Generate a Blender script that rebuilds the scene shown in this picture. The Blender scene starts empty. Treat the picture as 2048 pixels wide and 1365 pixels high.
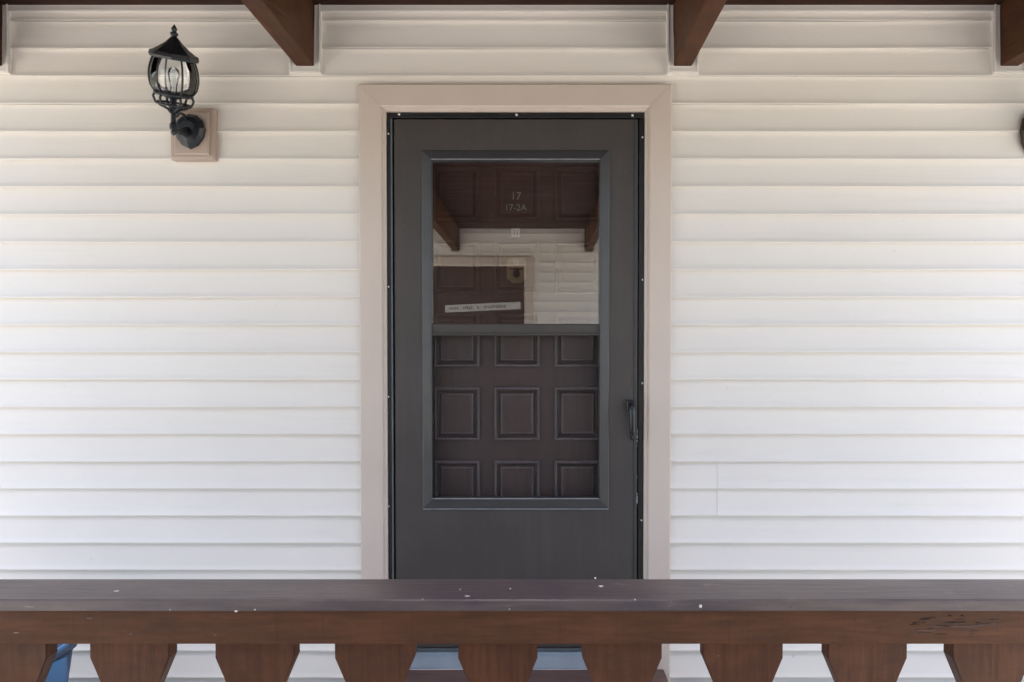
import bpy, bmesh, math, random
from mathutils import Vector, Matrix
random.seed(7)
R = math.radians
scene = bpy.context.scene
col = scene.collection

# ------------------------------------------------------------------ camera
CAM = Vector((0.0, -2.761, 1.335)); PITCH = R(1.2); F = 1480.0
cd = bpy.data.cameras.new('camera'); cam = bpy.data.objects.new('camera', cd); col.objects.link(cam)
cam.location = CAM; cam.rotation_euler = (R(90) - PITCH, 0, 0)
cd.sensor_fit = 'HORIZONTAL'; cd.sensor_width = 36; cd.lens = F / 2048 * 36
cd.shift_x = -51 / 2048; cd.shift_y = 50.5 / 2048
cd.clip_start = 0.05; cd.clip_end = 2000
scene.camera = cam
# ------------------------------------------------------------------ sky, sun, exposure
SUN_EL, SUN_AZ = 72, 180          # azimuth from +Y (behind the clad wall) towards +X; the sun falls through the added roof gap onto the porch floor
w = bpy.data.worlds.new('World'); scene.world = w; w.use_nodes = True
nt = w.node_tree; bg = nt.nodes['Background']
sky = nt.nodes.new('ShaderNodeTexSky'); sky.sky_type = 'NISHITA'; sky.sun_disc = False
sky.sun_elevation = R(SUN_EL); sky.sun_rotation = R(SUN_AZ)
sky.air_density = 1.0; sky.dust_density = 3.2; sky.ozone_density = 1.0
nt.links.new(sky.outputs[0], bg.inputs[0]); bg.inputs[1].default_value = 0.15
ld = bpy.data.lights.new('sun', 'SUN'); sun = bpy.data.objects.new('sun', ld); col.objects.link(sun)
ld.energy = 3.5; ld.angle = R(0.53); ld.color = (1.0, 0.94, 0.85)
sd = Vector((math.sin(R(SUN_AZ)) * math.cos(R(SUN_EL)), math.cos(R(SUN_AZ)) * math.cos(R(SUN_EL)), math.sin(R(SUN_EL))))
sun.rotation_euler = sd.to_track_quat('Z', 'Y').to_euler(); sun.location = (0, 0, 12)
vs = scene.view_settings
vs.view_transform = 'Standard'; vs.look = 'None'; vs.gamma = 1; vs.use_curve_mapping = False
vs.exposure = 2.16
scene.render.engine = 'CYCLES'
cy = scene.cycles
cy.max_bounces = 10; cy.diffuse_bounces = 6; cy.glossy_bounces = 5; cy.transparent_max_bounces = 12; cy.transmission_bounces = 6
cy.caustics_reflective = False; cy.caustics_refractive = False
cy.use_denoising = True
cy.sample_clamp_indirect = 6

def at(px, py, Y):
    """survey helper: point of the plane y=Y that shows at a pixel of the 2048-wide photograph"""
    fw = Vector((0, math.cos(PITCH), -math.sin(PITCH))); up = Vector((0, math.sin(PITCH), math.cos(PITCH)))
    d = fw + Vector((1, 0, 0)) * ((px - 1075) / F) + up * (-(py - 733) / F)
    return CAM + d * ((Y - CAM.y) / d.y)
def X(px, Y, py=682): return at(px, py, Y).x
def Z(py, Y): return at(1075, py, Y).z

# ------------------------------------------------------------------ materials
def new_mat(name):
    m = bpy.data.materials.new(name); m.use_nodes = True
    n = m.node_tree.nodes; return m, m.node_tree, n['Principled BSDF'], n['Material Output']
def nd(t, typ, **kw):
    n = t.nodes.new(typ)
    for k, v in kw.items(): setattr(n, k, v)
    return n
def coords(t, scale=(1, 1, 1), rnd=True):
    tc = nd(t, 'ShaderNodeTexCoord'); mp = nd(t, 'ShaderNodeMapping'); mp.inputs['Scale'].default_value = scale
    t.links.new(tc.outputs['Object'], mp.inputs['Vector'])
    if rnd:
        oi = nd(t, 'ShaderNodeObjectInfo'); mu = nd(t, 'ShaderNodeMath', operation='MULTIPLY'); mu.inputs[1].default_value = 37.0
        t.links.new(oi.outputs['Random'], mu.inputs[0]); t.links.new(mu.outputs[0], mp.inputs['Location'])
    return mp.outputs[0]
def noise(t, vec, scale, detail=4, rough=.55):
    n = nd(t, 'ShaderNodeTexNoise'); n.inputs['Scale'].default_value = scale
    n.inputs['Detail'].default_value = detail; n.inputs['Roughness'].default_value = rough
    t.links.new(vec, n.inputs['Vector']); return n.outputs['Fac']
def ramp(t, fac, stops):
    r = nd(t, 'ShaderNodeValToRGB'); e = r.color_ramp.elements
    while len(e) < len(stops): e.new(0.5)
    for i, (p, c) in enumerate(stops):
        e[i].position = p; e[i].color = (*c, 1) if len(c) == 3 else c
    t.links.new(fac, r.inputs[0]); return r.outputs[0]
def mixc(t, fac, a, b, mode='MIX'):
    m = nd(t, 'ShaderNodeMix', data_type='RGBA', blend_type=mode)
    for sock, v in ((m.inputs[0], fac), (m.inputs[6], a), (m.inputs[7], b)):
        if hasattr(v, 'is_linked') or hasattr(v, 'links'): t.links.new(v, sock)
        elif isinstance(v, (int, float)): sock.default_value = v
        else: sock.default_value = (*v, 1)
    return m.outputs[2]
def bump(t, bs, h, strength, dist, prev=None):
    b = nd(t, 'ShaderNodeBump'); b.inputs['Strength'].default_value = strength; b.inputs['Distance'].default_value = dist
    t.links.new(h, b.inputs['Height'])
    if prev: t.links.new(prev, b.inputs['Normal'])
    t.links.new(b.outputs[0], bs.inputs['Normal']); return b.outputs[0]
def g(v): return (v, v, v)
def scl(c, k): return tuple(x * k for x in c)

def m_paint(name, c, rough=.45, var=.12, nscale=6, bscale=90, bstr=.15, bdist=.0006, spec=.5, speck=None):
    m, t, bs, o = new_mat(name); v = coords(t)
    n = noise(t, v, nscale, 5)
    cc = ramp(t, n, [(.3, scl(c, 1 - var)), (.7, scl(c, 1 + var * .6))])
    if speck:
        s = noise(t, v, speck[0], 2); sm = ramp(t, s, [(speck[1], g(0)), (speck[1] + .015, g(1))])
        cc = mixc(t, sm, cc, speck[2])
        du = noise(t, coords(t, (9, 1, .7)), 2.2, 6, .7); cc = mixc(t, ramp(t, du, [(.48, g(0)), (.78, g(.14))]), cc, (.17, .16, .155))
    t.links.new(cc, bs.inputs['Base Color'])
    rr = ramp(t, noise(t, v, nscale * 2.3, 4), [(.3, g(rough * .8)), (.7, g(min(1, rough * 1.2)))])
    t.links.new(rr, bs.inputs['Roughness']); bs.inputs['Specular IOR Level'].default_value = spec
    bump(t, bs, noise(t, v, bscale, 3), bstr, bdist)
    return m

def m_siding():
    m, t, bs, o = new_mat('vinyl_siding'); v = coords(t, (1, 1, 1))
    c = (.81, .765, .705)
    n1 = noise(t, v, 1.3, 5); cc = ramp(t, n1, [(.3, scl(c, .965)), (.7, c)])
    vs_ = coords(t, (1.2, 1, 22)); st = noise(t, vs_, 1.6, 6, .65)
    cc = mixc(t, ramp(t, st, [(.56, g(0)), (.8, g(.16))]), cc, (.50, .45, .38))
    sp = noise(t, v, 55, 2); cc = mixc(t, ramp(t, sp, [(.76, g(0)), (.79, g(.35))]), cc, (.35, .31, .26))
    t.links.new(cc, bs.inputs['Base Color']); bs.inputs['Roughness'].default_value = .48
    vw = coords(t, (.8, 1, .8)); b1 = bump(t, bs, noise(t, vw, 1.6, 1), .5, .010)
    vg = coords(t, (6, 30, 40)); bump(t, bs, noise(t, vg, 9, 3), .05, .0003, b1)
    return m

def m_wood(name, c, axis='x', rough=.5, spec=.4, saw=False, wear=None, mott=True):
    m, t, bs, o = new_mat(name)
    s = {'x': (1.2, 14, 14), 'z': (14, 14, 1.2), 'y': (14, 1.2, 14)}[axis]
    v = coords(t, s); gr = noise(t, v, 5, 7, .62)
    cc = ramp(t, gr, [(.28, scl(c, .58)), (.52, c), (.75, scl(c, 1.32))])
    big = noise(t, coords(t), 2.2, 4); cc = mixc(t, ramp(t, big, [(.35, g(0)), (.7, g(.45))]), cc, scl((c[0] * .86, c[1] * .98, c[2] * 1.15), 1.05))
    mo = noise(t, coords(t, (1, 1, 2.2)), 7.5, 6, .68)
    if mott: cc = mixc(t, ramp(t, mo, [(.42, g(0)), (.68, g(.62))]), cc, (c[0] * .50, c[1] * .58, c[2] * .78))
    if saw:
        vs2 = coords(t, (60, 1, 1.2)); sw = noise(t, vs2, 2.4, 4, .7)
        cc = mixc(t, ramp(t, sw, [(.58, g(0)), (.72, g(.55))]), cc, scl(c, .55))
    if wear:
        wn = noise(t, coords(t, (3, 8, 8)), wear[0], 5, .7)
        cc = mixc(t, ramp(t, wn, [(wear[1], g(0)), (wear[1] + .04, g(.8))]), cc, wear[2])
    t.links.new(cc, bs.inputs['Base Color']); bs.inputs['Specular IOR Level'].default_value = spec
    rr = ramp(t, big, [(.3, g(rough * .8)), (.7, g(min(1, rough * 1.25)))]); t.links.new(rr, bs.inputs['Roughness'])
    b1 = bump(t, bs, gr, .42, .0032)
    if saw: bump(t, bs, sw, .3, .0015, b1)
    return m

def m_plain(name, c, rough=.5, metal=0.0, spec=.5):
    m, t, bs, o = new_mat(name)
    n = noise(t, coords(t), 24, 4); t.links.new(ramp(t, n, [(.3, scl(c, .85)), (.7, scl(c, 1.1))]), bs.inputs['Base Color'])
    bs.inputs['Roughness'].default_value = rough; bs.inputs['Metallic'].default_value = metal; bs.inputs['Specular IOR Level'].default_value = spec
    return m

def m_glass(name, refl, tint, wav=0.0):
    m, t, bs, o = new_mat(name); t.nodes.remove(bs)
    gl = nd(t, 'ShaderNodeBsdfGlossy'); gl.inputs['Roughness'].default_value = 0.0; gl.inputs['Color'].default_value = (1, .985, .975, 1)
    tr = nd(t, 'ShaderNodeBsdfTransparent'); tr.inputs['Color'].default_value = (*tint, 1)
    fr = nd(t, 'ShaderNodeFresnel'); fr.inputs['IOR'].default_value = 1.5
    ad = nd(t, 'ShaderNodeMath', operation='ADD', use_clamp=True); ad.inputs[1].default_value = refl
    t.links.new(fr.outputs[0], ad.inputs[0])
    mx = nd(t, 'ShaderNodeMixShader'); t.links.new(ad.outputs[0], mx.inputs[0]); t.links.new(tr.outputs[0], mx.inputs[1]); t.links.new(gl.outputs[0], mx.inputs[2])
    if wav:
        b = nd(t, 'ShaderNodeBump'); b.inputs['Strength'].default_value = wav; b.inputs['Distance'].default_value = .002
        t.links.new(noise(t, coords(t), 3.0, 1), b.inputs['Height']); t.links.new(b.outputs[0], gl.inputs['Normal'])
    t.links.new(mx.outputs[0], o.inputs[0]); return m

def m_screen():
    m, t, bs, o = new_mat('insect_screen')
    bs.inputs['Base Color'].default_value = (.05, .05, .055, 1); bs.inputs['Roughness'].default_value = .7
    tr = nd(t, 'ShaderNodeBsdfTransparent'); mx = nd(t, 'ShaderNodeMixShader'); mx.inputs[0].default_value = .13
    t.links.new(tr.outputs[0], mx.inputs[1]); t.links.new(bs.outputs[0], mx.inputs[2]); t.links.new(mx.outputs[0], o.inputs[0]); return m

def m_ground(name, c1, c2, sc, rough=.9, b=.01):
    m, t, bs, o = new_mat(name); v = coords(t, rnd=False)
    n = noise(t, v, sc, 8, .65); t.links.new(ramp(t, n, [(.3, c1), (.7, c2)]), bs.inputs['Base Color']); bs.inputs['Roughness'].default_value = rough
    bump(t, bs, noise(t, v, sc * 6, 6), .5, b); return m

BR = (.106, .042, .019)
M = dict(
    siding=m_siding(),
    trim=m_paint('white_trim', (.76, .725, .68), .45, .04),
    backing=m_plain('wall_backing', (.35, .32, .29), .8),
    block=m_paint('tan_block', (.43, .335, .275), .42, .05, 3, 60, .08),
    casing=m_paint('tan_casing', (.60, .51, .44), .42, .05, 3, 60, .08),
    leaf=m_paint('storm_door_paint', (.062, .054, .050), .36, .10, 4, 220, .10, .0004, .5, (70, .775, (.22, .21, .20))),
    bead=m_paint('window_bead_paint', (.046, .045, .046), .36, .10, 9, 200, .1),
    chalk=m_paint('chalky_edge', (.30, .30, .32), .6, .3, 30),
    zbar=m_paint('black_frame', (.012, .011, .011), .45, .2),
    seal=m_paint('grey_seal', (.10, .115, .13), .4, .2),
    rivet=m_plain('screw_metal', (.75, .73, .70), .35, .3),
    door=m_wood('dark_brown_door', (.070, .036, .027), 'z', .38, .7, mott=False),
    ridge_glint=m_wood('painted_glint', (.19, .150, .140), 'z', .5, .5, mott=False),
    jamb=m_wood('door_jamb', (.035, .022, .018), 'z', .5, .4),
    beam=m_wood('beam_brown', (.088, .033, .014), 'y', .6, .2),
    ceil=m_wood('ceiling_brown', (.045, .016, .008), 'x', .65, .2),
    rail=m_wood('rail_brown', BR, 'x', .6, .2, True, (2.2, .73, (.16, .105, .085))),
    cap=m_wood('cap_brown', (.100, .072, .068), 'x', .36, .5, False, (2.6, .64, (.17, .135, .125))),
    bal=m_wood('baluster_brown', (.100, .039, .019), 'z', .6, .2),
    floor=m_paint('floor_paint', (.18, .205, .235), .5, .1, 5),
    deck=m_wood('deck_brown', (.13, .075, .06), 'x', .5, .4),
    alu=m_paint('aluminium_sill', (.17, .225, .28), .35, .15, 12, 120, .1),
    chip=m_plain('paint_chip', (.62, .60, .57), .7),
    black=m_plain('black_iron', (.012, .015, .019), .34),
    bronze=m_plain('brown_bronze', (.040, .022, .015), .4),
    handle=m_plain('black_handle', (.015, .015, .018), .25),
    glass=m_glass('storm_glass', .215, (.93, .93, .92), .035),
    lglass=m_glass('lantern_glass', .03, (.93, .95, .96)),
    screen=m_screen(),
    brass=m_plain('aged_brass', (.42, .33, .20), .38, .75),
    dark=m_plain('dark_metal', (.03, .028, .026), .4, .5),
    num=m_plain('white_number', (.85, .78, .70), .5),
    numg=m_plain('green_number', (.60, .80, .66), .5),
    pit=m_plain('rotten_wood', (.020, .012, .009), .9),
    bare=m_wood('bare_wood', (.15, .095, .075), 'x', .7, .2),
    strip=m_plain('grey_paper', (.58, .56, .53), .6),
    paper=m_plain('white_paper', (.82, .80, .77), .6),
    ink=m_plain('grey_ink', (.16, .14, .13), .6),
    blue=m_paint('blue_plastic', (.010, .038, .095), .35, .1),
    bulb=m_plain('frosted_bulb', (.16, .165, .165), .3),
    concrete=m_ground('concrete', (.40, .38, .35), (.52, .50, .46), 3, .9, .004),
    grass=m_ground('ground_soil', (.10, .12, .05), (.20, .18, .11), 2, 1, .03),
    shingle=m_ground('shingles', (.05, .045, .04), (.10, .09, .08), 14, .9, .006),
)

# ------------------------------------------------------------------ object helpers
WL = {}          # world location of every parent used
def reg(o, parent, loc):
    WL[o.name] = Vector(loc)
    if parent is not None:
        o.parent = parent; o.location = Vector(loc) - WL[parent.name]
    else: o.location = loc
def tag(o, label=None, cat=None, group=None, kind=None):
    for k, v in (('label', label), ('category', cat), ('group', group), ('kind', kind)):
        if v: o[k] = v
    return o
def thing(name, loc, label, cat, group=None):
    o = bpy.data.objects.new(name, None); o.empty_display_size = .1; col.objects.link(o); reg(o, None, loc)
    return tag(o, label, cat, group, 'thing')
def mk(name, bm, mat, parent=None, smooth=False):
    """one mesh object; its origin goes to the middle of its bounding box"""
    bmesh.ops.recalc_face_normals(bm, faces=bm.faces)
    vs_ = [v.co for v in bm.verts]
    lo = Vector([min(v[i] for v in vs_) for i in range(3)]); hi = Vector([max(v[i] for v in vs_) for i in range(3)])
    c = (lo + hi) / 2
    for v in bm.verts: v.co -= c
    me = bpy.data.meshes.new(name); bm.to_mesh(me); bm.free()
    me.materials.append(M[mat] if isinstance(mat, str) else mat)
    if smooth:
        for p in me.polygons: p.use_smooth = True
    o = bpy.data.objects.new(name, me); col.objects.link(o); reg(o, parent, c)
    return o
def auto_smooth(o, ang=35):
    me = o.data
    for p in me.polygons: p.use_smooth = True
    b = bmesh.new(); b.from_mesh(me)
    for e in b.edges:
        e.smooth = len(e.link_faces) == 2 and e.calc_face_angle(0) < R(ang)
    b.to_mesh(me); b.free(); return o
def bbox(bm, x0, x1, y0, y1, z0, z1, bev=0.0, seg=1):
    r = bmesh.ops.create_cube(bm, size=1.0)
    vs_ = r['verts']
    for v in vs_:
        v.co = Vector((x0 + (v.co.x + .5) * (x1 - x0), y0 + (v.co.y + .5) * (y1 - y0), z0 + (v.co.z + .5) * (z1 - z0)))
    if bev:
        es = list({e for v in vs_ for e in v.link_edges})
        bmesh.ops.bevel(bm, geom=es, offset=bev, segments=seg, affect='EDGES', profile=.6)
    return bm
def box(name, x0, x1, y0, y1, z0, z1, mat, parent=None, bev=.003, seg=2):
    return mk(name, bbox(bmesh.new(), min(x0, x1), max(x0, x1), min(y0, y1), max(y0, y1), min(z0, z1), max(z0, z1), bev, seg), mat, parent)
def ext_x(bm, prof, x0, x1):
    """closed profile of (y,z) extruded along x"""
    a = [bm.verts.new((x0, y, z)) for y, z in prof]; b = [bm.verts.new((x1, y, z)) for y, z in prof]
    n = len(prof)
    for i in range(n): bm.faces.new((a[i], a[(i + 1) % n], b[(i + 1) % n], b[i]))
    bm.faces.new(a[::-1]); bm.faces.new(b); return bm
def ext_y(bm, poly, y0, y1, bev=0.0):
    """closed polygon of (x,z) extruded along y"""
    a = [bm.verts.new((x, y0, z)) for x, z in poly]; b = [bm.verts.new((x, y1, z)) for x, z in poly]
    n = len(poly)
    for i in range(n): bm.faces.new((a[i], a[(i + 1) % n], b[(i + 1) % n], b[i]))
    f1 = bm.faces.new(a[::-1]); f2 = bm.faces.new(b)
    if bev:
        es = [e for e in f1.edges] + [e for e in f2.edges]
        bmesh.ops.bevel(bm, geom=es, offset=bev, segments=2, affect='EDGES')
    return bm
def ring(bm, rect, prof, sides='tblr', cap=False):
    """mitred frame: prof is a list of (inset, y) swept round rect (x0,x1,z0,z1)"""
    x0, x1, z0, z1 = rect
    rs = []
    for d, y in prof:
        zb = z0 + d if 'b' in sides else z0
        rs.append([bm.verts.new(p) for p in ((x0 + d, y, zb), (x1 - d, y, zb), (x1 - d, y, z1 - d), (x0 + d, y, z1 - d))])
    for a, b in zip(rs, rs[1:]):
        for i, s in enumerate('brtl'):
            if s in sides: bm.faces.new((a[i], a[(i + 1) % 4], b[(i + 1) % 4], b[i]))
    if cap: bm.faces.new(rs[-1])
    bmesh.ops.delete(bm, geom=[v for v in bm.verts if not v.link_faces], context='VERTS')
    return bm
def lathe(bm, prof, cx, cy, n=24, phase=0.0):
    rs = []
    for r, z in prof:
        rs.append([bm.verts.new((cx + max(r, .0002) * math.cos(phase + 2 * math.pi * k / n), cy + max(r, .0002) * math.sin(phase + 2 * math.pi * k / n), z)) for k in range(n)])
    for a, b in zip(rs, rs[1:]):
        for k in range(n): bm.faces.new((a[k], a[(k + 1) % n], b[(k + 1) % n], b[k]))
    bm.faces.new(rs[0][::-1]); bm.faces.new(rs[-1]); return bm
def tube(bm, pts, r, n=8):
    pts = [Vector(p) for p in pts]; rs = []
    if not isinstance(r, (list, tuple)): r = [r] * len(pts)
    ref = None
    for i, p in enumerate(pts):
        d = (pts[min(i + 1, len(pts) - 1)] - pts[max(i - 1, 0)]).normalized()
        if ref is None: ref = d.orthogonal().normalized()
        ref = (ref - d * ref.dot(d)).normalized(); s = d.cross(ref)
        rs.append([bm.verts.new(p + r[i] * (ref * math.cos(2 * math.pi * k / n) + s * math.sin(2 * math.pi * k / n))) for k in range(n)])
    for a, b in zip(rs, rs[1:]):
        for k in range(n): bm.faces.new((a[k], a[(k + 1) % n], b[(k + 1) % n], b[k]))
    bm.faces.new(rs[0][::-1]); bm.faces.new(rs[-1]); return bm
def text(name, body, size, loc, mat, parent, depth=.0015, flip=False):
    cu = bpy.data.curves.new(name, 'FONT'); cu.body = body; cu.size = size; cu.align_x = 'CENTER'; cu.align_y = 'CENTER'; cu.extrude = depth
    tmp = bpy.data.objects.new('tmp', cu); col.objects.link(tmp)
    dg = bpy.context.evaluated_depsgraph_get(); me = bpy.data.meshes.new_from_object(tmp.evaluated_get(dg))
    bpy.data.objects.remove(tmp)
    rot = Matrix.Rotation(R(90), 4, 'X')
    if flip: rot = Matrix.Rotation(R(180), 4, 'Z') @ rot
    me.transform(rot); me.materials.clear(); me.materials.append(M[mat])
    o = bpy.data.objects.new(name, me); col.objects.link(o); reg(o, parent, loc); return o

# ------------------------------------------------------------------ key dimensions
OPP = -4.97                              # face of the opposite wall
GROUND = -0.30
ZC = Z(15, 0)                            # soffit height
ZB = Z(137, 0)                           # underside of the beams
XL, XR = -3.0, 2.8
BW = .066
beams = [(X(12, 0, 80) - BW, X(12, 0, 80)), (X(631, 0, 80) - BW, X(631, 0, 80)),
         (X(1346, 0, 80), X(1346, 0, 80) + BW), (X(1994, 0, 80), X(1994, 0, 80) + BW)]
CX0, CX1, CZ1 = X(720, -.03), X(1342, -.03), Z(169, -.03)     # casing outline
SLOT0, SLOT1 = -1.12, -1.67              # open strip between the two roofs, added to let in sun and sky light

# ------------------------------------------------------------------ ground
def sheet(name, x0, x1, y0, y1, z, mat):
    bm = bmesh.new(); bm.faces.new([bm.verts.new(p) for p in ((x0, y0, z), (x1, y0, z), (x1, y1, z), (x0, y1, z))])
    o = mk(name, bm, mat); return tag(o, kind='structure')
sheet('ground', -150, 150, -150, 150, GROUND - .02, 'grass')
sheet('courtyard_pavement', -14, 14, -12, 8, GROUND, 'concrete')

# porch floor: boards on a skirt
pf = box('porch_floor', XL, XR, -1.26, .02, GROUND, -.030, 'floor', None, 0); tag(pf, kind='structure')
for i in range(9):
    y1 = .012 - i * .142
    box('deck_board', XL, XR, y1 - .137, y1, -.029, 0, 'floor', pf, .004)

# ------------------------------------------------------------------ clad walls
SP = .10165                                   # siding exposure
Z0 = Z(651, -.012)                            # one course edge
def course_prof(zb, y0, s):
    """concave clapboard: flares outward to a rounded lip; s=-1 faces -y, +1 faces +y"""
    p = [(.0015, SP + .004), (.0030, SP * .80), (.0044, SP * .60), (.0062, SP * .42), (.0088, SP * .24), (.0116, SP * .10), (.0142, .006), (.0146, .002), (.0138, 0), (.0128, .0004), (.0122, .0030), (.0040, .0060), (-.0010, .0065), (-.006, SP + .004)]
    return [(y0 + s * d, zb + z) for d, z in p]
def cut(segs, a, b):
    out = []
    for x0, x1 in segs:
        if b <= x0 or a >= x1: out.append((x0, x1)); continue
        if a > x0: out.append((x0, a))
        if b < x1: out.append((b, x1))
    return out
def clip_prof(prof, za, zt):
    """keep the part of a closed (y,z) profile between two heights"""
    for lim, keep in ((za, lambda z, l: z >= l), (zt, lambda z, l: z <= l)):
        out = []
        for i, p in enumerate(prof):
            q = prof[(i + 1) % len(prof)]; kp, kq = keep(p[1], lim), keep(q[1], lim)
            if kp: out.append(p)
            if kp != kq:
                u = (lim - p[1]) / (q[1] - p[1]); out.append((p[0] + u * (q[0] - p[0]), lim))
        prof = out
    return prof
wv = random.Random(21)
def run_x(bm, prof, x0, x1, ph):
    """board run along x, sagging and bellying a little between its nails as vinyl does"""
    n = max(1, int((x1 - x0) / .08)); rows = []
    for i in range(n + 1):
        x = x0 + (x1 - x0) * i / n
        dy = .0006 * math.sin(x * 5.1 + ph[0]) + .0003 * math.sin(x * 11.3 + ph[1]); dz = .0007 * math.sin(x * 2.7 + ph[2]) + .0002 * math.sin(x * 8.9 + ph[3])
        rows.append([bm.verts.new((x, y + dy, z + dz)) for y, z in prof])
    m = len(prof)
    for a, b in zip(rows, rows[1:]):
        for i in range(m): bm.faces.new((a[i], a[(i + 1) % m], b[(i + 1) % m], b[i]))
    bm.faces.new(rows[0][::-1]); bm.faces.new(rows[-1])
def clad(wall, y0, s, blocks, zlo, zhi, seams=()):
    k = int((zlo - Z0) / SP) - 1
    while Z0 + k * SP < zhi:
        zb = Z0 + k * SP; k += 1
        if zb < zlo: continue
        segs = [(XL, XR)]; parts = []; ph = [wv.uniform(0, 6.28) for _ in range(4)]
        for (a, b, za, zt) in blocks:
            if zb + SP > za and zb < zt:
                segs = cut(segs, a, b)
                if zb < za - .006: parts.append((a, b, zb, za))
                if zb + SP > zt + .006: parts.append((a, b, zt, zb + SP + .004))
        # boards that only meet a beam pocket or the door head are notched: the rest of the course runs on
        for (sx, z_a, z_b) in seams:
            if z_a < zb + SP / 2 < z_b:
                segs = [q for seg in segs for q in ((((seg[0], sx)), ((sx - .001, seg[1]))) if seg[0] < sx < seg[1] else (seg,))]
        for x0, x1 in segs:
            sm = any(abs(x0 - (q[0] - .001)) < 1e-6 for q in seams)
            bm = bmesh.new(); run_x(bm, course_prof(zb, y0 + (s * .0022 if sm else 0), s), x0, x1, ph)
            for (a, b, za, zt) in parts:
                if abs(b - x0) < 1e-6: run_x(bm, clip_prof(course_prof(zb, y0, s), za, zt), a, b, ph)
            auto_smooth(mk('siding_board', bm, 'siding', wall), 40)

wall = thing('clad_wall', (0, 0, GROUND), 'cream white clapboard house wall around the dark storm door', 'wall')
JX0, JX1, JZ1 = CX0 + .085, CX1 - .085, CZ1 - .085
box('wall_backing', XL, JX0, .016, .16, GROUND, ZC + .3, 'backing', wall, 0)
box('wall_backing', JX1, XR, .016, .16, GROUND, ZC + .3, 'backing', wall, 0)
box('wall_backing', JX0, JX1, .016, .16, JZ1, ZC + .3, 'backing', wall, 0)
TW = .026
blocks = [(a - TW * .5, b + TW * .5, ZB - TW * .5, ZC + 1) for a, b in beams] + [(CX0 + .004, CX1 - .004, -9, CZ1 - .004)]
clad(wall, 0, -1, blocks, -.26, ZC - .02, seams=((X(1436, 0), Z(1033, 0), Z(926, 0)), (-2.35, Z(600, 0), Z(500, 0))))
# white channel round the beam pockets and under the soffit
def channel(a, b):
    bm = bmesh.new()
    poly = [(a - TW, ZC), (a - TW, ZB - TW), (b + TW, ZB - TW), (b + TW, ZC), (b + .002, ZC), (b + .002, ZB - .002), (a - .002, ZB - .002), (a - .002, ZC)]
    ext_y(bm, poly, -.022, .01, .003); mk('beam_channel', bm, 'trim', wall)
    bm = bmesh.new(); e = .007
    poly = [(a - TW, ZC), (a - TW, ZB - TW), (b + TW, ZB - TW), (b + TW, ZC), (b + TW - e, ZC), (b + TW - e, ZB - TW + e), (a - TW + e, ZB - TW + e), (a - TW + e, ZC)]
    ext_y(bm, poly, -.0275, -.0222, .002); mk('channel_lip', bm, 'trim', wall)
for a, b in beams: channel(a, b)
xs = [XL] + [v for a, b in beams for v in (a - TW - .0005, b + TW + .0005)] + [XR]
for a, b in zip(xs[::2], xs[1::2]):
    bm = ext_x(bmesh.new(), [(.01, ZC - .001), (-.021, ZC - .001), (-.021, ZC - .018), (-.0265, ZC - .019), (-.0265, ZC - .026), (-.017, ZC - .026), (-.017, ZC - .0215), (.01, ZC - .0215)], a, b)
    mk('soffit_channel', bm, 'trim', wall)

# door casing (three mitred boards) belongs to the doorway
dw = thing('door_casing', ((CX0 + CX1) / 2, 0, .12), 'tan flat casing framing the dark storm door', 'door frame')
cprof = [(0, .012), (0, -.027), (.003, -.030), (.078, -.031), (.082, -.029), (.085, -.022), (.0965, -.020), (.0975, -.018), (.0975, .015)]
rect = (CX0, CX1, -.02, CZ1)
for s in 'ltr':
    o = mk('casing_board', ring(bmesh.new(), rect, cprof, s), 'casing', dw)
    if s == 't': o.location += Vector((0, -.0009, .0012))     # open mitre joints
# jamb lining behind it
ix0, ix1, iz1 = CX0 + .0975, CX1 - .0975, CZ1 - .0975
for (a, b, c, d) in ((ix0 - .02, ix0, .10, iz1), (ix1, ix1 + .02, .10, iz1), (ix0 - .02, ix1 + .02, iz1, iz1 + .02)):
    box('jamb_lining', a, b, .0165, .135, c, d, 'jamb', dw, 0)

# ------------------------------------------------------------------ storm door
YL = -.016                                 # face of the storm door leaf
DX0, DX1, DZ1, DZ0 = X(789, YL), X(1275, YL), Z(238, YL), Z(1297, YL)
sdoor = thing('storm_door', ((DX0 + DX1) / 2, 0, DZ0), 'dark brown storm door with upper glass pane and lower insect screen', 'door')
zf0 = ix0 + .001; zf1 = ix1 - .001; zft = iz1 - .001
box('frame_jamb', zf0, DX0 - .005, -.012, .02, .16, zft - .02, 'zbar', sdoor, .002)
box('frame_jamb', DX1 + .004, zf1, -.012, .02, .16, zft - .02, 'zbar', sdoor, .002)
box('frame_head', zf0, zf1, -.013, .02, DZ1 + .004, zft, 'zbar', sdoor, .002)
box('hinge_strip', DX0 - .0115, DX0 - .0055, -.0175, -.0121, DZ0, DZ1 + .002, 'seal', sdoor, .0015)
OX0, OX1, OZ1, OZ0 = X(864, YL), X(1199, YL), Z(321, YL), Z(996, YL)
leaf_prof = [(0, .018), (0, YL + .003), (.003, YL), ]
bm = bmesh.new()
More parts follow.
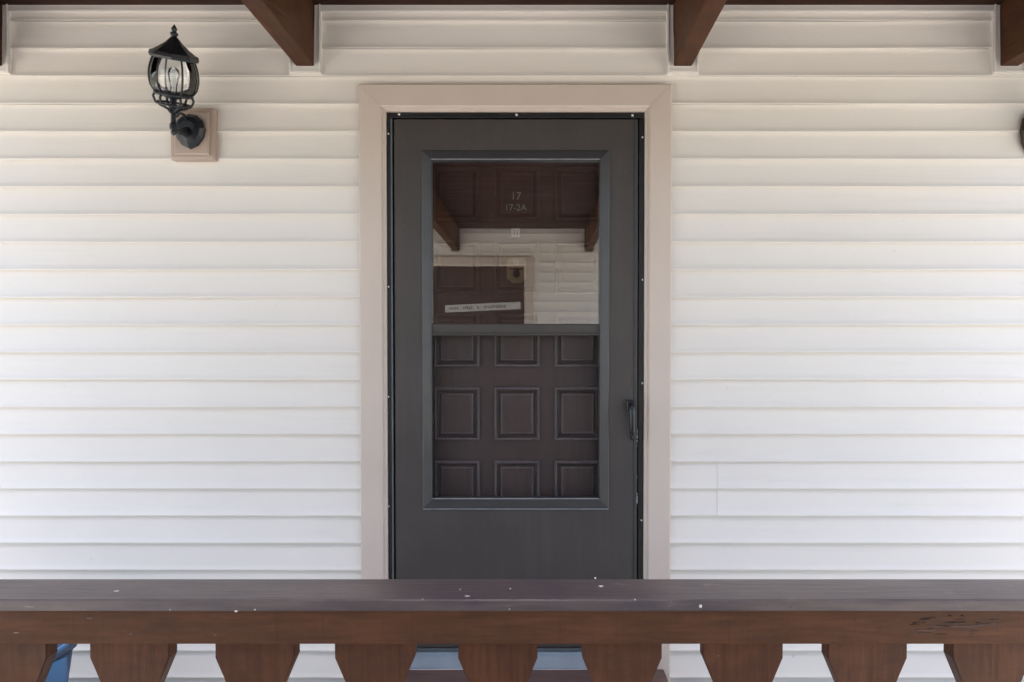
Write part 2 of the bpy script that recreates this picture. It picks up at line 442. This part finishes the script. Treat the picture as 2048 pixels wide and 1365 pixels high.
# leaf = rim box with a rectangular opening
def leaf_mesh(bm, o, i, yf, yb):
    (a0, a1, b0, b1), (c0, c1, e0, e1) = o, i
    r = .004
    def loop(x0, x1, z0, z1, y): return [bm.verts.new(p) for p in ((x0, y, z0), (x1, y, z0), (x1, y, z1), (x0, y, z1))]
    L = [loop(c0, c1, e0, e1, yb), loop(a0, a1, b0, b1, yb), loop(a0, a1, b0, b1, yf + r), loop(a0 + r, a1 - r, b0 + r, b1 - r, yf), loop(c0, c1, e0, e1, yf)]
    for p, q in zip(L, L[1:] + L[:1]):
        for k in range(4): bm.faces.new((p[k], p[(k + 1) % 4], q[(k + 1) % 4], q[k]))
leaf_mesh(bm, (DX0, DX1, DZ0, DZ1), (OX0, OX1, OZ0, OZ1), YL, .016)
mk('leaf', bm, 'leaf', sdoor)
# thin edge strip on the latch side, with chipped paint
box('latch_edge', DX1 - .0135, DX1 - .001, YL - .004, YL - .0003, DZ0 + .002, DZ1 - .003, 'bead', sdoor, .0015)
for i in range(9):
    zc = Z(random.choice((880, 950, 985, 1010)) + random.uniform(-18, 18), YL); h = random.choice((.003, .006, .012, .022))
    box('paint_chip', DX1 - .0020, DX1 + .0004, YL - .0050, YL - .0035, zc - h / 2, zc + h / 2, 'chip', sdoor, .0005, 1)
BW2 = .037
brect = (OX0 - BW2, OX1 + BW2, OZ0 - BW2 - .004, OZ1 + BW2)
bead = mk('window_bead', ring(bmesh.new(), brect, [(0, YL + .001), (.0015, YL - .003), (.005, YL - .005), (.030, YL - .011), (.034, YL - .0115), (BW2, YL - .009), (BW2 + .0015, YL + .001), (BW2 + .0015, .010)]), 'bead', sdoor)
# chalky worn edge along the bottom of the bead
box('worn_edge', brect[0] + .003, brect[1] - .003, YL - .0062, YL - .0008, brect[2] - .0016, brect[2] + .0012, 'chalk', sdoor, .0006, 1)
box('worn_edge', OX0 + .001, OX1 - .001, YL - .0126, YL - .0105, OZ0 - .003, OZ0 + .0006, 'chalk', sdoor, .0006, 1)
box('worn_edge', OX0 + .001, OX1 - .001, YL - .0126, YL - .0105, OZ1 - .0005, OZ1 + .0026, 'chalk', sdoor, .0006, 1)
MB0, MB1 = Z(672, YL), Z(648, YL)
mb = mk('middle_bar', ext_x(bmesh.new(), [(.008, MB0), (YL - .003, MB0), (YL - .007, MB0 + .003), (YL - .007, MB0 + .008), (YL - .002, MB0 + .011), (YL - .002, MB1 - .003), (YL + .001, MB1), (.008, MB1)], OX0 + .002, OX1 - .002), 'leaf', sdoor)
pane = box('glass_pane', OX0 - .004, OX1 + .004, -.0015, -.0005, MB1 - .006, OZ1 + .004, 'glass', sdoor, 0)
scr = box('insect_screen', OX0 - .004, OX1 + .004, .0035, .0039, OZ0 - .004, MB0 + .006, 'screen', sdoor, 0)
for (px, py) in ((798, 229), (1033, 230), (1265, 231), (777, 268), (777, 574), (777, 794), (777, 1013), (1285, 275), (1285, 560), (1285, 767), (1283, 1041)):
    p = at(px, py, -.014); bm = bmesh.new(); bmesh.ops.create_uvsphere(bm, u_segments=10, v_segments=6, radius=.0048 if py < 240 else .0036)
    for v in bm.verts: v.co.y *= .5; v.co += p
    mk('screw', bm, 'rivet', sdoor, True)
# pull handle: escutcheon block with a tapering lever hanging from it
h0 = at(1260, 800, YL); hx = h0.x
hd = box('handle', hx - .015, hx + .011, YL - .034, YL - .0003, h0.z - .040, h0.z + .001, 'handle', sdoor, .006, 3)
lv = tube(bmesh.new(), [(hx + .002, YL - .030, h0.z - .008), (hx + .003, YL - .038, h0.z - .035), (hx + .004, YL - .040, h0.z - .075), (hx + .005, YL - .038, h0.z - .115), (hx + .005, YL - .033, h0.z - .142), (hx + .005, YL - .028, h0.z - .147)], [.010, .0135, .0125, .0105, .008, .003], 10)
WL[hd.name] = Vector(WL[hd.name]); mk('lever', lv, 'handle', hd, True)
# sloping aluminium threshold
tz0, tz1 = Z(1333, -.03), Z(1300, -.005)
thr = mk('threshold', ext_x(bmesh.new(), [(.02, tz1 - .0005), (-.010, tz1 - .0005), (-.018, tz1 - .006), (-.026, tz1 - .018), (-.044, tz0 + .010), (-.050, tz0 + .002), (-.050, tz0 - .002), (.02, tz0 - .002)], zf0 - .012, zf1 + .012), 'alu', sdoor)
box('door_sweep', DX0 + .004, DX1 - .004, YL - .002, YL + .012, tz1, DZ0 - .001, 'seal', sdoor, .001)
# wooden step under the threshold
st = thing('door_step', ((CX0 + CX1) / 2, -.2, 0), 'brown plank step under the storm door threshold', 'step')
sx0, sx1 = X(735, -.05), X(1330, -.05)
for i in range(2):
    box('step_board', sx0, sx1, -.046 - i * .142 - .138, -.046 - i * .142, tz0 - .036, tz0 - .0035, 'deck', st, .004)
box('riser', sx0 + .02, sx1 - .02, -.31, -.29, .001, tz0 - .0365, 'deck', st, .003)

# ------------------------------------------------------------------ inner panelled door
YI = .092
door = thing('panel_door', ((ix0 + ix1) / 2, YI, .15), 'dark brown panelled entry door behind the storm door', 'door')
box('door_slab', ix0 + .002, ix1 - .002, YI, YI + .042, tz0, iz1 - .002, 'door', door, 0)
PWX = [(866, 953), (988, 1080), (1112, 1199)]
cxs = [X(914, YI - .008), X(1034, YI - .008), X(1155, YI - .008)]
PW_, PH = .176, .205
base = None
for r in range(6):
    zc = Z(388 + 146.5 * r, YI - .008)
    for c in range(3):
        if base is None:
            bm = ring(bmesh.new(), (-PW_ / 2, PW_ / 2, -PH / 2, PH / 2), [(0, .001), (.001, -.014), (.005, -.020), (.009, -.019), (.015, -.002), (.018, -.001), (.026, -.0115), (.0295, -.0135), (.034, -.0125)], cap=True)
            bmesh.ops.recalc_face_normals(bm, faces=bm.faces)
            me = bpy.data.meshes.new('panel'); bm.to_mesh(me); bm.free(); me.materials.append(M['door']); me.materials.append(M['ridge_glint']); base = me
            for p_ in me.polygons:          # moulding ridges take a lighter colour that paints in their highlight
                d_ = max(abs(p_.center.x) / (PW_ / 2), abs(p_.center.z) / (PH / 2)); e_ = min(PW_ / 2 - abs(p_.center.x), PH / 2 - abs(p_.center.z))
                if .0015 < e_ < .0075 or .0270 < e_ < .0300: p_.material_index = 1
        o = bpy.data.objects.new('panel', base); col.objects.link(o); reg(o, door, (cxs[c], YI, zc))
YP = YI - .0125
p = at(1032, 393, YP); text('door_number', '17', .040, p, 'num', door)
p = at(1031, 416, YP); text('unit_number', '17-2A', .034, p, 'numg', door)
p = at(1031, 466, YI - .002)
stk = box('sticker', p.x - .0165, p.x + .0165, YI - .002, YI - .0003, p.z - .0165, p.z + .0165, 'paper', door, 0)
for (a, b, h, wd) in ((-.006, .001, .018, .003), (.003, -.006, .008, .003), (.006, .001, .016, .003)):
    box('printed_mark', p.x + a, p.x + a + wd, YI - .0026, YI - .0021, p.z + b - h / 2, p.z + b + h / 2, 'ink', stk, 0)
# knocker with viewer
kz0, kz1 = Z(567, YP), Z(517, YP); kx = X(1033, YP); kw = .037
kn = mk('knocker_plate', ext_y(bmesh.new(), [(kx - kw, kz1 - .012), (kx - kw * .75, kz1), (kx + kw * .75, kz1), (kx + kw, kz1 - .012), (kx + kw, kz0 + .018), (kx + kw * .72, kz0 + .012), (kx + kw * .45, kz0 + .002), (kx, kz0), (kx - kw * .45, kz0 + .002), (kx - kw * .72, kz0 + .012), (kx - kw, kz0 + .018)], YP - .006, YP + .001, .0015), 'brass', door)
vw = mk('viewer', lathe(bmesh.new(), [(.012, 0), (.012, .004), (.009, .006), (.006, .004), (.0005, .0045)], 0, 0, 16), 'rivet', kn)
vw.rotation_euler = (R(90), 0, 0); vw.location = Vector((kx, YP - .009, Z(525, YP))) - WL[kn.name]
box('knocker_bar', kx - .026, kx + .026, YP - .013, YP - .0062, Z(539, YP) - .003, Z(539, YP) + .003, 'dark', kn, .0015)
sb = lathe(bmesh.new(), [(.003, .022), (.010, .014), (.014, 0), (.012, -.010), (.003, -.016)], 0, 0, 14)
sk = mk('striker', sb, 'dark', kn, True); sk.location = Vector((kx, YP - .018, Z(547, YP))) - WL[kn.name]

# ------------------------------------------------------------------ roof: beams and boarded soffit
lab = ['brown roof beam meeting the wall beyond the lantern, away from the door', 'brown roof beam between the lantern and the door',
       'brown roof beam above the latch side of the door casing', 'dark brown roof beam above the half seen wall lamp']
for (a, b), l in zip(beams, lab):
    o = box('roof_beam', a, b, OPP - .01, .012, ZB, ZC + .06, 'beam', None, .004)
    tag(o, l, 'beam', 'beams crossing the passage', 'thing')
YM = -2.80                                # beyond this line the far roof is cut back to let fill light in
def canopy(label, strips):
    rt = thing('canopy', (0, (strips[0][2] + strips[0][3]) / 2, ZC), label, 'roof')
    for (xa_, xb_, y0, y1) in strips:
        box('roof_slab', xa_, xb_, y0 - .005, y1 + (.16 if y1 == 0 else -.001), ZC + .03, ZC + .22, 'shingle', rt, .004)
        n = max(1, round((y1 - y0) / .14)); st_ = (y1 - y0) / n
        cuts = [xa_] + [v for a, b in beams if xa_ < a and b < xb_ for v in (a - .001, b + .001)] + [xb_]
        for i in range(n):
            for xa, xb in zip(cuts[::2], cuts[1::2]):
                box('ceiling_board', xa, xb, y0 + i * st_ + .003, y0 + (i + 1) * st_ - .0005, ZC, ZC + .0295, 'ceil', rt, .004, 1)
canopy('brown boarded porch roof over the storm door', [(XL, XR, SLOT0, 0.0)])
canopy('brown boarded roof across the passage, over the lettered door', [(XL, XR, YM, SLOT1), (-1.55, 1.15, OPP, YM - .006)])

# ------------------------------------------------------------------ opposite house across the passage (seen in the glass)
ow = thing('clad_wall', (0, OPP, GROUND), 'cream white clapboard wall of the house opposite, mirrored in the glass', 'wall')
OC = at(841, 600, 0)                       # reflected casing, measured through the mirror plane
ocx0, ocx1 = -.62 - .0, .55
ocx1 = (1067 - 1075) / F * (2 * 2.761 + (-OPP - 2.761)) ; ocx0 = ocx1 - (CX1 - CX0)
box('wall_backing', XL, XR, OPP - .2, OPP - .016, GROUND, ZC + .3, 'backing', ow, 0)
clad(ow, OPP, 1, [(a - .014, b + .014, ZB - .014, ZC + 1) for a, b in beams] + [(ocx0 + .004, ocx1 - .004, -9, CZ1 - .004)], -.26, ZC - .02)
od = thing('panelled_door', ((ocx0 + ocx1) / 2, OPP, .12), 'dark brown door with a white lettered strip, mirrored in the glass', 'door')
cpo = [(d, OPP - y) for d, y in cprof]
for s in 'ltr': mk('casing_board', ring(bmesh.new(), (ocx0, ocx1, -.02, CZ1), cpo, s), 'casing', od)
box('door_slab', ocx0 + .098, ocx1 - .098, OPP - .015, OPP + .012, .12, CZ1 - .098, 'door', od, .002)
# lettered strip across it
dist = 2 * 2.761 + (-OPP - 2.761)
def rz(py): return CAM.z - (py - 702) / F * dist
def rx(px): return (px - 1075) / F * dist
sx_a, sx_b = rx(891), rx(1041); sz = rz(615); yo = OPP + .0125
sg = box('paper_strip', sx_a, sx_b, yo, yo + .003, sz - .037, sz + .037, 'strip', od, .001); sg.rotation_euler.y = R(-2.6)
u = .05
for n_ in (5, 5, 1, 11):
    for k in range(n_):
        wl = random.uniform(.010, .016)
        xx = -(sx_b - sx_a) / 2 + u
        o = box('printed_mark', 0, wl, 0, .0008, 0, random.choice((.030, .034, .026)), 'ink', None, 0)
        o.parent = sg; o.location = (xx, .0022, random.uniform(-.004, .004)); u += wl + .008
    u += .045

# ------------------------------------------------------------------ railing
YC0, YC1 = CAM.y + 1.52, CAM.y + 1.66      # cap front and back
ZT = Z(1158, YC1); ZCB = ZT - .0255
rl = thing('porch_railing', (0, (YC0 + YC1) / 2, 0), 'brown painted wooden porch railing with sawn flat balusters', 'railing')
cap = box('handrail_cap', XL + .1, XR - .1, YC0, YC1, ZCB, ZT, 'cap', rl, .005, 3)
YF0 = YC0 + .024; YF1 = YF0 + .036
ZF0 = Z(1289, YF0)
rb = box('top_rail', XL + .1, XR - .1, YF0, YF1, ZF0, ZCB - .0005, 'rail', rl, .003)
YB0 = YF1 + .0005; YB1 = YB0 + .038
bw = .171; s0 = .04
zt = ZCB - .001; zk = Z(1317, YB0)
def bal_poly():
    hw = bw / 2; zb = .10
    H = [(zk, hw), (zk - .09, hw - .038), (zk - .115, hw - .050), (zk - .16, hw - .050), (zk - .185, hw - .038), (zk - .275, hw), (zk - .33, hw), (zk - .42, hw - .038), (.17, hw - .038), (.14, hw), (.09, hw)]
    rt_ = [(hw, zt)] + [(x, z) for z, x in H]
    return rt_ + [(-x, z) for x, z in reversed(rt_)]
bmesh_bal = None
pitch = .2650; cx = X(1244, YB0, 1310)
for i in range(-12, 13):
    bx = cx + i * pitch
    if not XL + .2 < bx < XR - .2: continue
    if bmesh_bal is None:
        bm = ext_y(bmesh.new(), bal_poly(), -.019, .019, .002); bmesh.ops.recalc_face_normals(bm, faces=bm.faces)
        bmesh_bal = bpy.data.meshes.new('baluster'); bm.to_mesh(bmesh_bal); bm.free(); bmesh_bal.materials.append(M['bal'])
    o = bpy.data.objects.new('baluster', bmesh_bal); col.objects.link(o)
    reg(o, rl, (bx + random.uniform(-.002, .002), (YB0 + YB1) / 2, 0)); o.rotation_euler.y = random.uniform(-.004, .004)
box('bottom_rail', XL + .1, XR - .1, YF0, YF1, .085, .165, 'rail', rl, .003)
for x in (XL + .05, XR - .14):
    box('post', x, x + .09, YC0 + .02, YC0 + .11, 0, ZCB, 'rail', rl, .004)
# nail dents and a splintered knot in the top rail
for (px, py) in ((1499, 1261), (1548, 1274), (1711, 1240), (1761, 1257), (1816, 1272), (1995, 1250), (1455, 1243)):
    p = at(px, py, YF0); bm = lathe(bmesh.new(), [(.0024, 0), (.0022, .0005), (.0010, .0007)], 0, 0, 8)
    o = mk('nail_head', bm, 'dark', rl); o.rotation_euler = (R(90), 0, 0); o.location = Vector((p.x, YF0 - .0003, p.z)) - WL[rl.name]
def blob(name, p, rx_, ry_, rz_, mat, parent, seed, n=10):
    rr = random.Random(seed); bm = bmesh.new(); bmesh.ops.create_icosphere(bm, subdivisions=2, radius=1)
    ph = [rr.uniform(0, 6.28) for _ in range(4)]
    for v in bm.verts:
        k = 1 + .3 * math.sin(3 * v.co.x + ph[0]) + .22 * math.sin(4 * v.co.z + ph[1]) * math.cos(3 * v.co.y + ph[2])
        v.co = Vector((v.co.x * rx_ * k, v.co.y * ry_ * k, v.co.z * rz_)) + p
    return mk(name, bm, mat, parent, True)
rr = random.Random(5)
for i in range(40):
    px = rr.gauss(1900, 42); py = rr.gauss(1249, 9)
    if abs(py - 1250) > 21 or abs(px - 1905) > 105: continue
    k = 1 - abs(px - 1905) / 150
    p = at(px, py, YF0); L = rr.uniform(.005, .020) * (.5 + k)
    pit = i % 5 < 2
    blob('rot_pit' if pit else 'splinter', p, L * (.55 if pit else 1), .0010 if pit else .0018, rr.uniform(.0006, .0016) * (1.3 if pit else 1), 'pit' if pit else ('bare' if i % 5 < 4 else 'rail'), rl, i)
# white flakes and droppings on the cap
def on_cap(px, py):
    fw = at(px, py, 0) - CAM; return CAM + fw * ((ZT - CAM.z) / fw.z)
for i, (px, py, a, b) in enumerate(((1203, 1173, .0085, .003), (1270, 1200, .003, .003), (232, 1183, .007, .003), (935, 1193, .006, .0025), (1020, 1178, .0025, .002), (920, 1180, .002, .0018), (1190, 1157, .003, .003), (845, 1199, .002, .002))):
    p = on_cap(px, py); p.z = ZT + .0004
    blob('paint_flake', p, a * .8, b * 1.2, .0010, 'chip', rl, i + 50)
for i, (px, py, a) in enumerate(((1401, 1213, .0045), (1019, 1219, .0015), (1583, 1214, .003), (510, 1220, .002), (472, 1223, .003), (340, 1220, .0015))):
    p = at(px, py, YC0); blob('paint_flake', p, a, .001, a * .8, 'chip' if i != 2 else 'deck', rl, i + 80)
for i, (px, py, a) in enumerate(((180, 1237, .006), (32, 1266, .007), (262, 1268, .003), (430, 1270, .003), (1435, 1312, .0025))):
    p = at(px, py, YF0 if py < 1300 else YB0); blob('paint_flake', p, a, .0008, .0016, 'cap', rl, i + 120)

# ------------------------------------------------------------------ wall lantern
def lantern(bx, bz, yw, label, block=True, mat='black', ps=1.0):
    """bx,bz: middle of the back plate; yw: surface it is screwed to"""
    t = thing('wall_lantern', (bx, yw, bz), label, 'lantern', None)
    if block:
        b0 = box('mounting_block', X(345, -.03), X(434, -.03), -.034, .004, Z(321, -.03), Z(216, -.03), 'block', t, .010, 2)
        c = WL[b0.name]
        mk('block_face', ring(bmesh.new(), (c.x - .066, c.x + .066, c.z - .080, c.z + .080), [(0, -.033), (.002, -.041), (.007, -.043)], cap=True), 'block', b0)
        yw = -.0435
    # back plate: eight sided shield with a pointed foot
    pl = [(0, -.066), (.028, -.052), (.048, -.026), (.055, .006), (.046, .036), (.026, .054), (0, .060)]
    poly = pl + [(-x, z) for x, z in reversed(pl[1:-1])]
    bm = bmesh.new(); ra = []
    for k, y in ((1.0, 0), (1.0, -.012), (.80, -.026), (.50, -.031)):
        ra.append([bm.verts.new((bx + x * k, yw + y, bz + z * k * ps)) for x, z in poly])
    n = len(poly)
    for a, b in zip(ra, ra[1:]):
        for i in range(n): bm.faces.new((a[i], a[(i + 1) % n], b[(i + 1) % n], b[i]))
    bm.faces.new(ra[-1]); bm.faces.new(ra[0][::-1]); mk('back_plate', bm, mat, t)
    ya = -.172; z0 = Z(272, ya) - Z(262, -.05) + bz       # lowest tip of the stem
    cx_, cy_ = bx, ya
    # arm: out of the plate, dipping and curling up into the stem
    pts = [(bx, yw - .025, bz - .005), (bx, -.110, bz - .022), (bx, -.140, bz - .030), (bx, -.160, z0 + .022), (bx, ya, z0 + .030)]
    mk('arm', tube(bmesh.new(), pts, [.013, .011, .010, .010, .010], 10), 'black', t, True)
    pts = [(bx, yw - .02, bz + .030), (bx, -.098, bz + .044), (bx, -.128, bz + .040), (bx, -.150, bz + .020), (bx, ya, bz + .012)]
    mk('scroll', tube(bmesh.new(), pts, .005, 8), 'black', t, True)
    mk('stem', lathe(bmesh.new(), [(.0005, z0), (.008, z0 + .006), (.010, z0 + .012), (.005, z0 + .018), (.013, z0 + .024), (.013, z0 + .038), (.008, z0 + .046), (.008, z0 + .075), (.014, z0 + .080), (.018, z0 + .092), (.010, z0 + .100), (.012, z0 + .128), (.030, z0 + .134), (.030, z0 + .140)], cx_, cy_, 16), 'black', t)
    zg = z0 + .138; GH = .122                     # globe
    def gr(u): return .048 + .026 * math.sin(math.pi * (0.18 + .66 * u)) ** 1.2 - .012 * max(0, .15 - u) / .15
    gp = [(gr(i / 12), zg + GH * i / 12) for i in range(13)]
    bm = bmesh.new(); lathe(bm, gp, cx_, cy_, 32)
    bmesh.ops.delete(bm, geom=[f for f in bm.faces if len(f.verts) > 4], context='FACES_ONLY')
    mk('globe', bm, 'lglass', t, True)
    mk('bulb', lathe(bmesh.new(), [(.010, zg + .002), (.011, zg + .030), (.016, zg + .050), (.020, zg + .068), (.016, zg + .084), (.004, zg + .092)], cx_, cy_, 16), 'lglass', t, True)
    for k in range(6):                            # cage ribs
        a = R(90 + 60 * k - 12)
        pts = [(cx_ + (gr(i / 10) + .004) * math.cos(a), cy_ + (gr(i / 10) + .004) * math.sin(a), zg + GH * i / 10) for i in range(11)]
        mk('cage_rib', tube(bmesh.new(), pts, .0034, 6), 'black', t, True)
        # lower bracket curling in below the globe to the stem
        pts = [(cx_ + r_ * math.cos(a), cy_ + r_ * math.sin(a), z_) for r_, z_ in ((.058, zg + .002), (.064, zg - .012), (.058, zg - .028), (.040, zg - .040), (.018, zg - .048), (.010, zg - .058))]
        mk('basket_bracket', tube(bmesh.new(), pts, .0042, 6), 'black', t, True)
    for rr_, zz, th in ((.057, zg + .002, .006), (.056, zg - .030, .0042)):
        pts = [(cx_ + rr_ * math.cos(2 * math.pi * k / 28), cy_ + rr_ * math.sin(2 * math.pi * k / 28), zz) for k in range(29)]
        mk('cage_ring', tube(bmesh.new(), pts, th, 8), 'black', t, True)
    zt_ = zg + GH
    cp = mk('cap', lathe(bmesh.new(), [(.058, zt_ - .004), (.075, zt_ - .006), (.078, zt_ + .002), (.075, zt_ + .013), (.066, zt_ + .016), (.046, zt_ + .030), (.026, zt_ + .046), (.014, zt_ + .060), (.010, zt_ + .064)], cx_, cy_, 8, R(22.5)), 'black', t)
    mk('finial', lathe(bmesh.new(), [(.006, zt_ + .062), (.012, zt_ + .070), (.013, zt_ + .076), (.006, zt_ + .081), (.010, zt_ + .088), (.007, zt_ + .094), (.0005, zt_ + .104)], cx_, cy_, 12), 'black', cp, True)
    piv = Vector((cx_, cy_, zg - .06)); Q = Matrix.Rotation(R(11), 4, 'Y') @ Matrix.Rotation(R(19), 4, 'X')
    for o in t.children:
        if o.name.split('.')[0] in ('globe', 'bulb', 'cage_rib', 'basket_bracket', 'cage_ring', 'cap'):
            c = WL[o.name]; o.location = piv + Q @ (c - piv) - WL[t.name]; o.rotation_euler = Q.to_euler()
    return t
lantern(X(384, -.05), Z(262, -.05), -.03, 'black iron lantern with curved glass globe on a tan mounting block')
lantern(X(2040, -.03) + .053, Z(262, -.05), -.0140, 'dark wall lamp without a block, on the clapboards on the latch side of the door', False, 'bronze', 1.42)

# ------------------------------------------------------------------ blue bin behind the railing
bp = at(130, 1290, -.36); bp.x += .03; bp.z = at(130, 1275, -.34).z
bin_ = thing('storage_bin', (bp.x - .25, -.50, 0), 'blue plastic bin on the porch floor behind the railing', 'bin')
bm = bmesh.new(); zb1 = bp.z + .004
lo = [(-.17, -.13), (.17, -.13), (.17, .13), (-.17, .13)]
def rr_loop(hx_, hy_, z, r=.05, n=5):
    L = []
    for sx_, sy_, a0 in ((1, 1, 0), (-1, 1, 90), (-1, -1, 180), (1, -1, 270)):
        for k in range(n):
            a = R(a0 + 90 * k / (n - 1)); L.append(bm.verts.new((bp.x - .25 + sx_ * (hx_ - r) + r * math.cos(a), -.50 + sy_ * (hy_ - r) + r * math.sin(a), z)))
    return L
LL = [rr_loop(.205, .15, .003), rr_loop(.245, .18, zb1 - .03), rr_loop(.239, .174, zb1 - .03), rr_loop(.200, .145, .010)]
for a, b in zip(LL, LL[1:]):
    for i in range(len(a)): bm.faces.new((a[i], a[(i + 1) % len(a)], b[(i + 1) % len(b)], b[i]))
bm.faces.new(LL[0][::-1]); bm.faces.new(LL[-1])
mk('bin_body', bm, 'blue', bin_, True)
bm = bmesh.new(); LL = [rr_loop(.242, .177, zb1 - .035), rr_loop(.253, .188, zb1 - .030), rr_loop(.254, .189, zb1 - .004), rr_loop(.245, .180, zb1), rr_loop(.240, .175, zb1 - .02)]
for a, b in zip(LL, LL[1:]):
    for i in range(len(a)): bm.faces.new((a[i], a[(i + 1) % len(a)], b[(i + 1) % len(b)], b[i]))
mk('bin_rim', bm, 'blue', bin_, True)
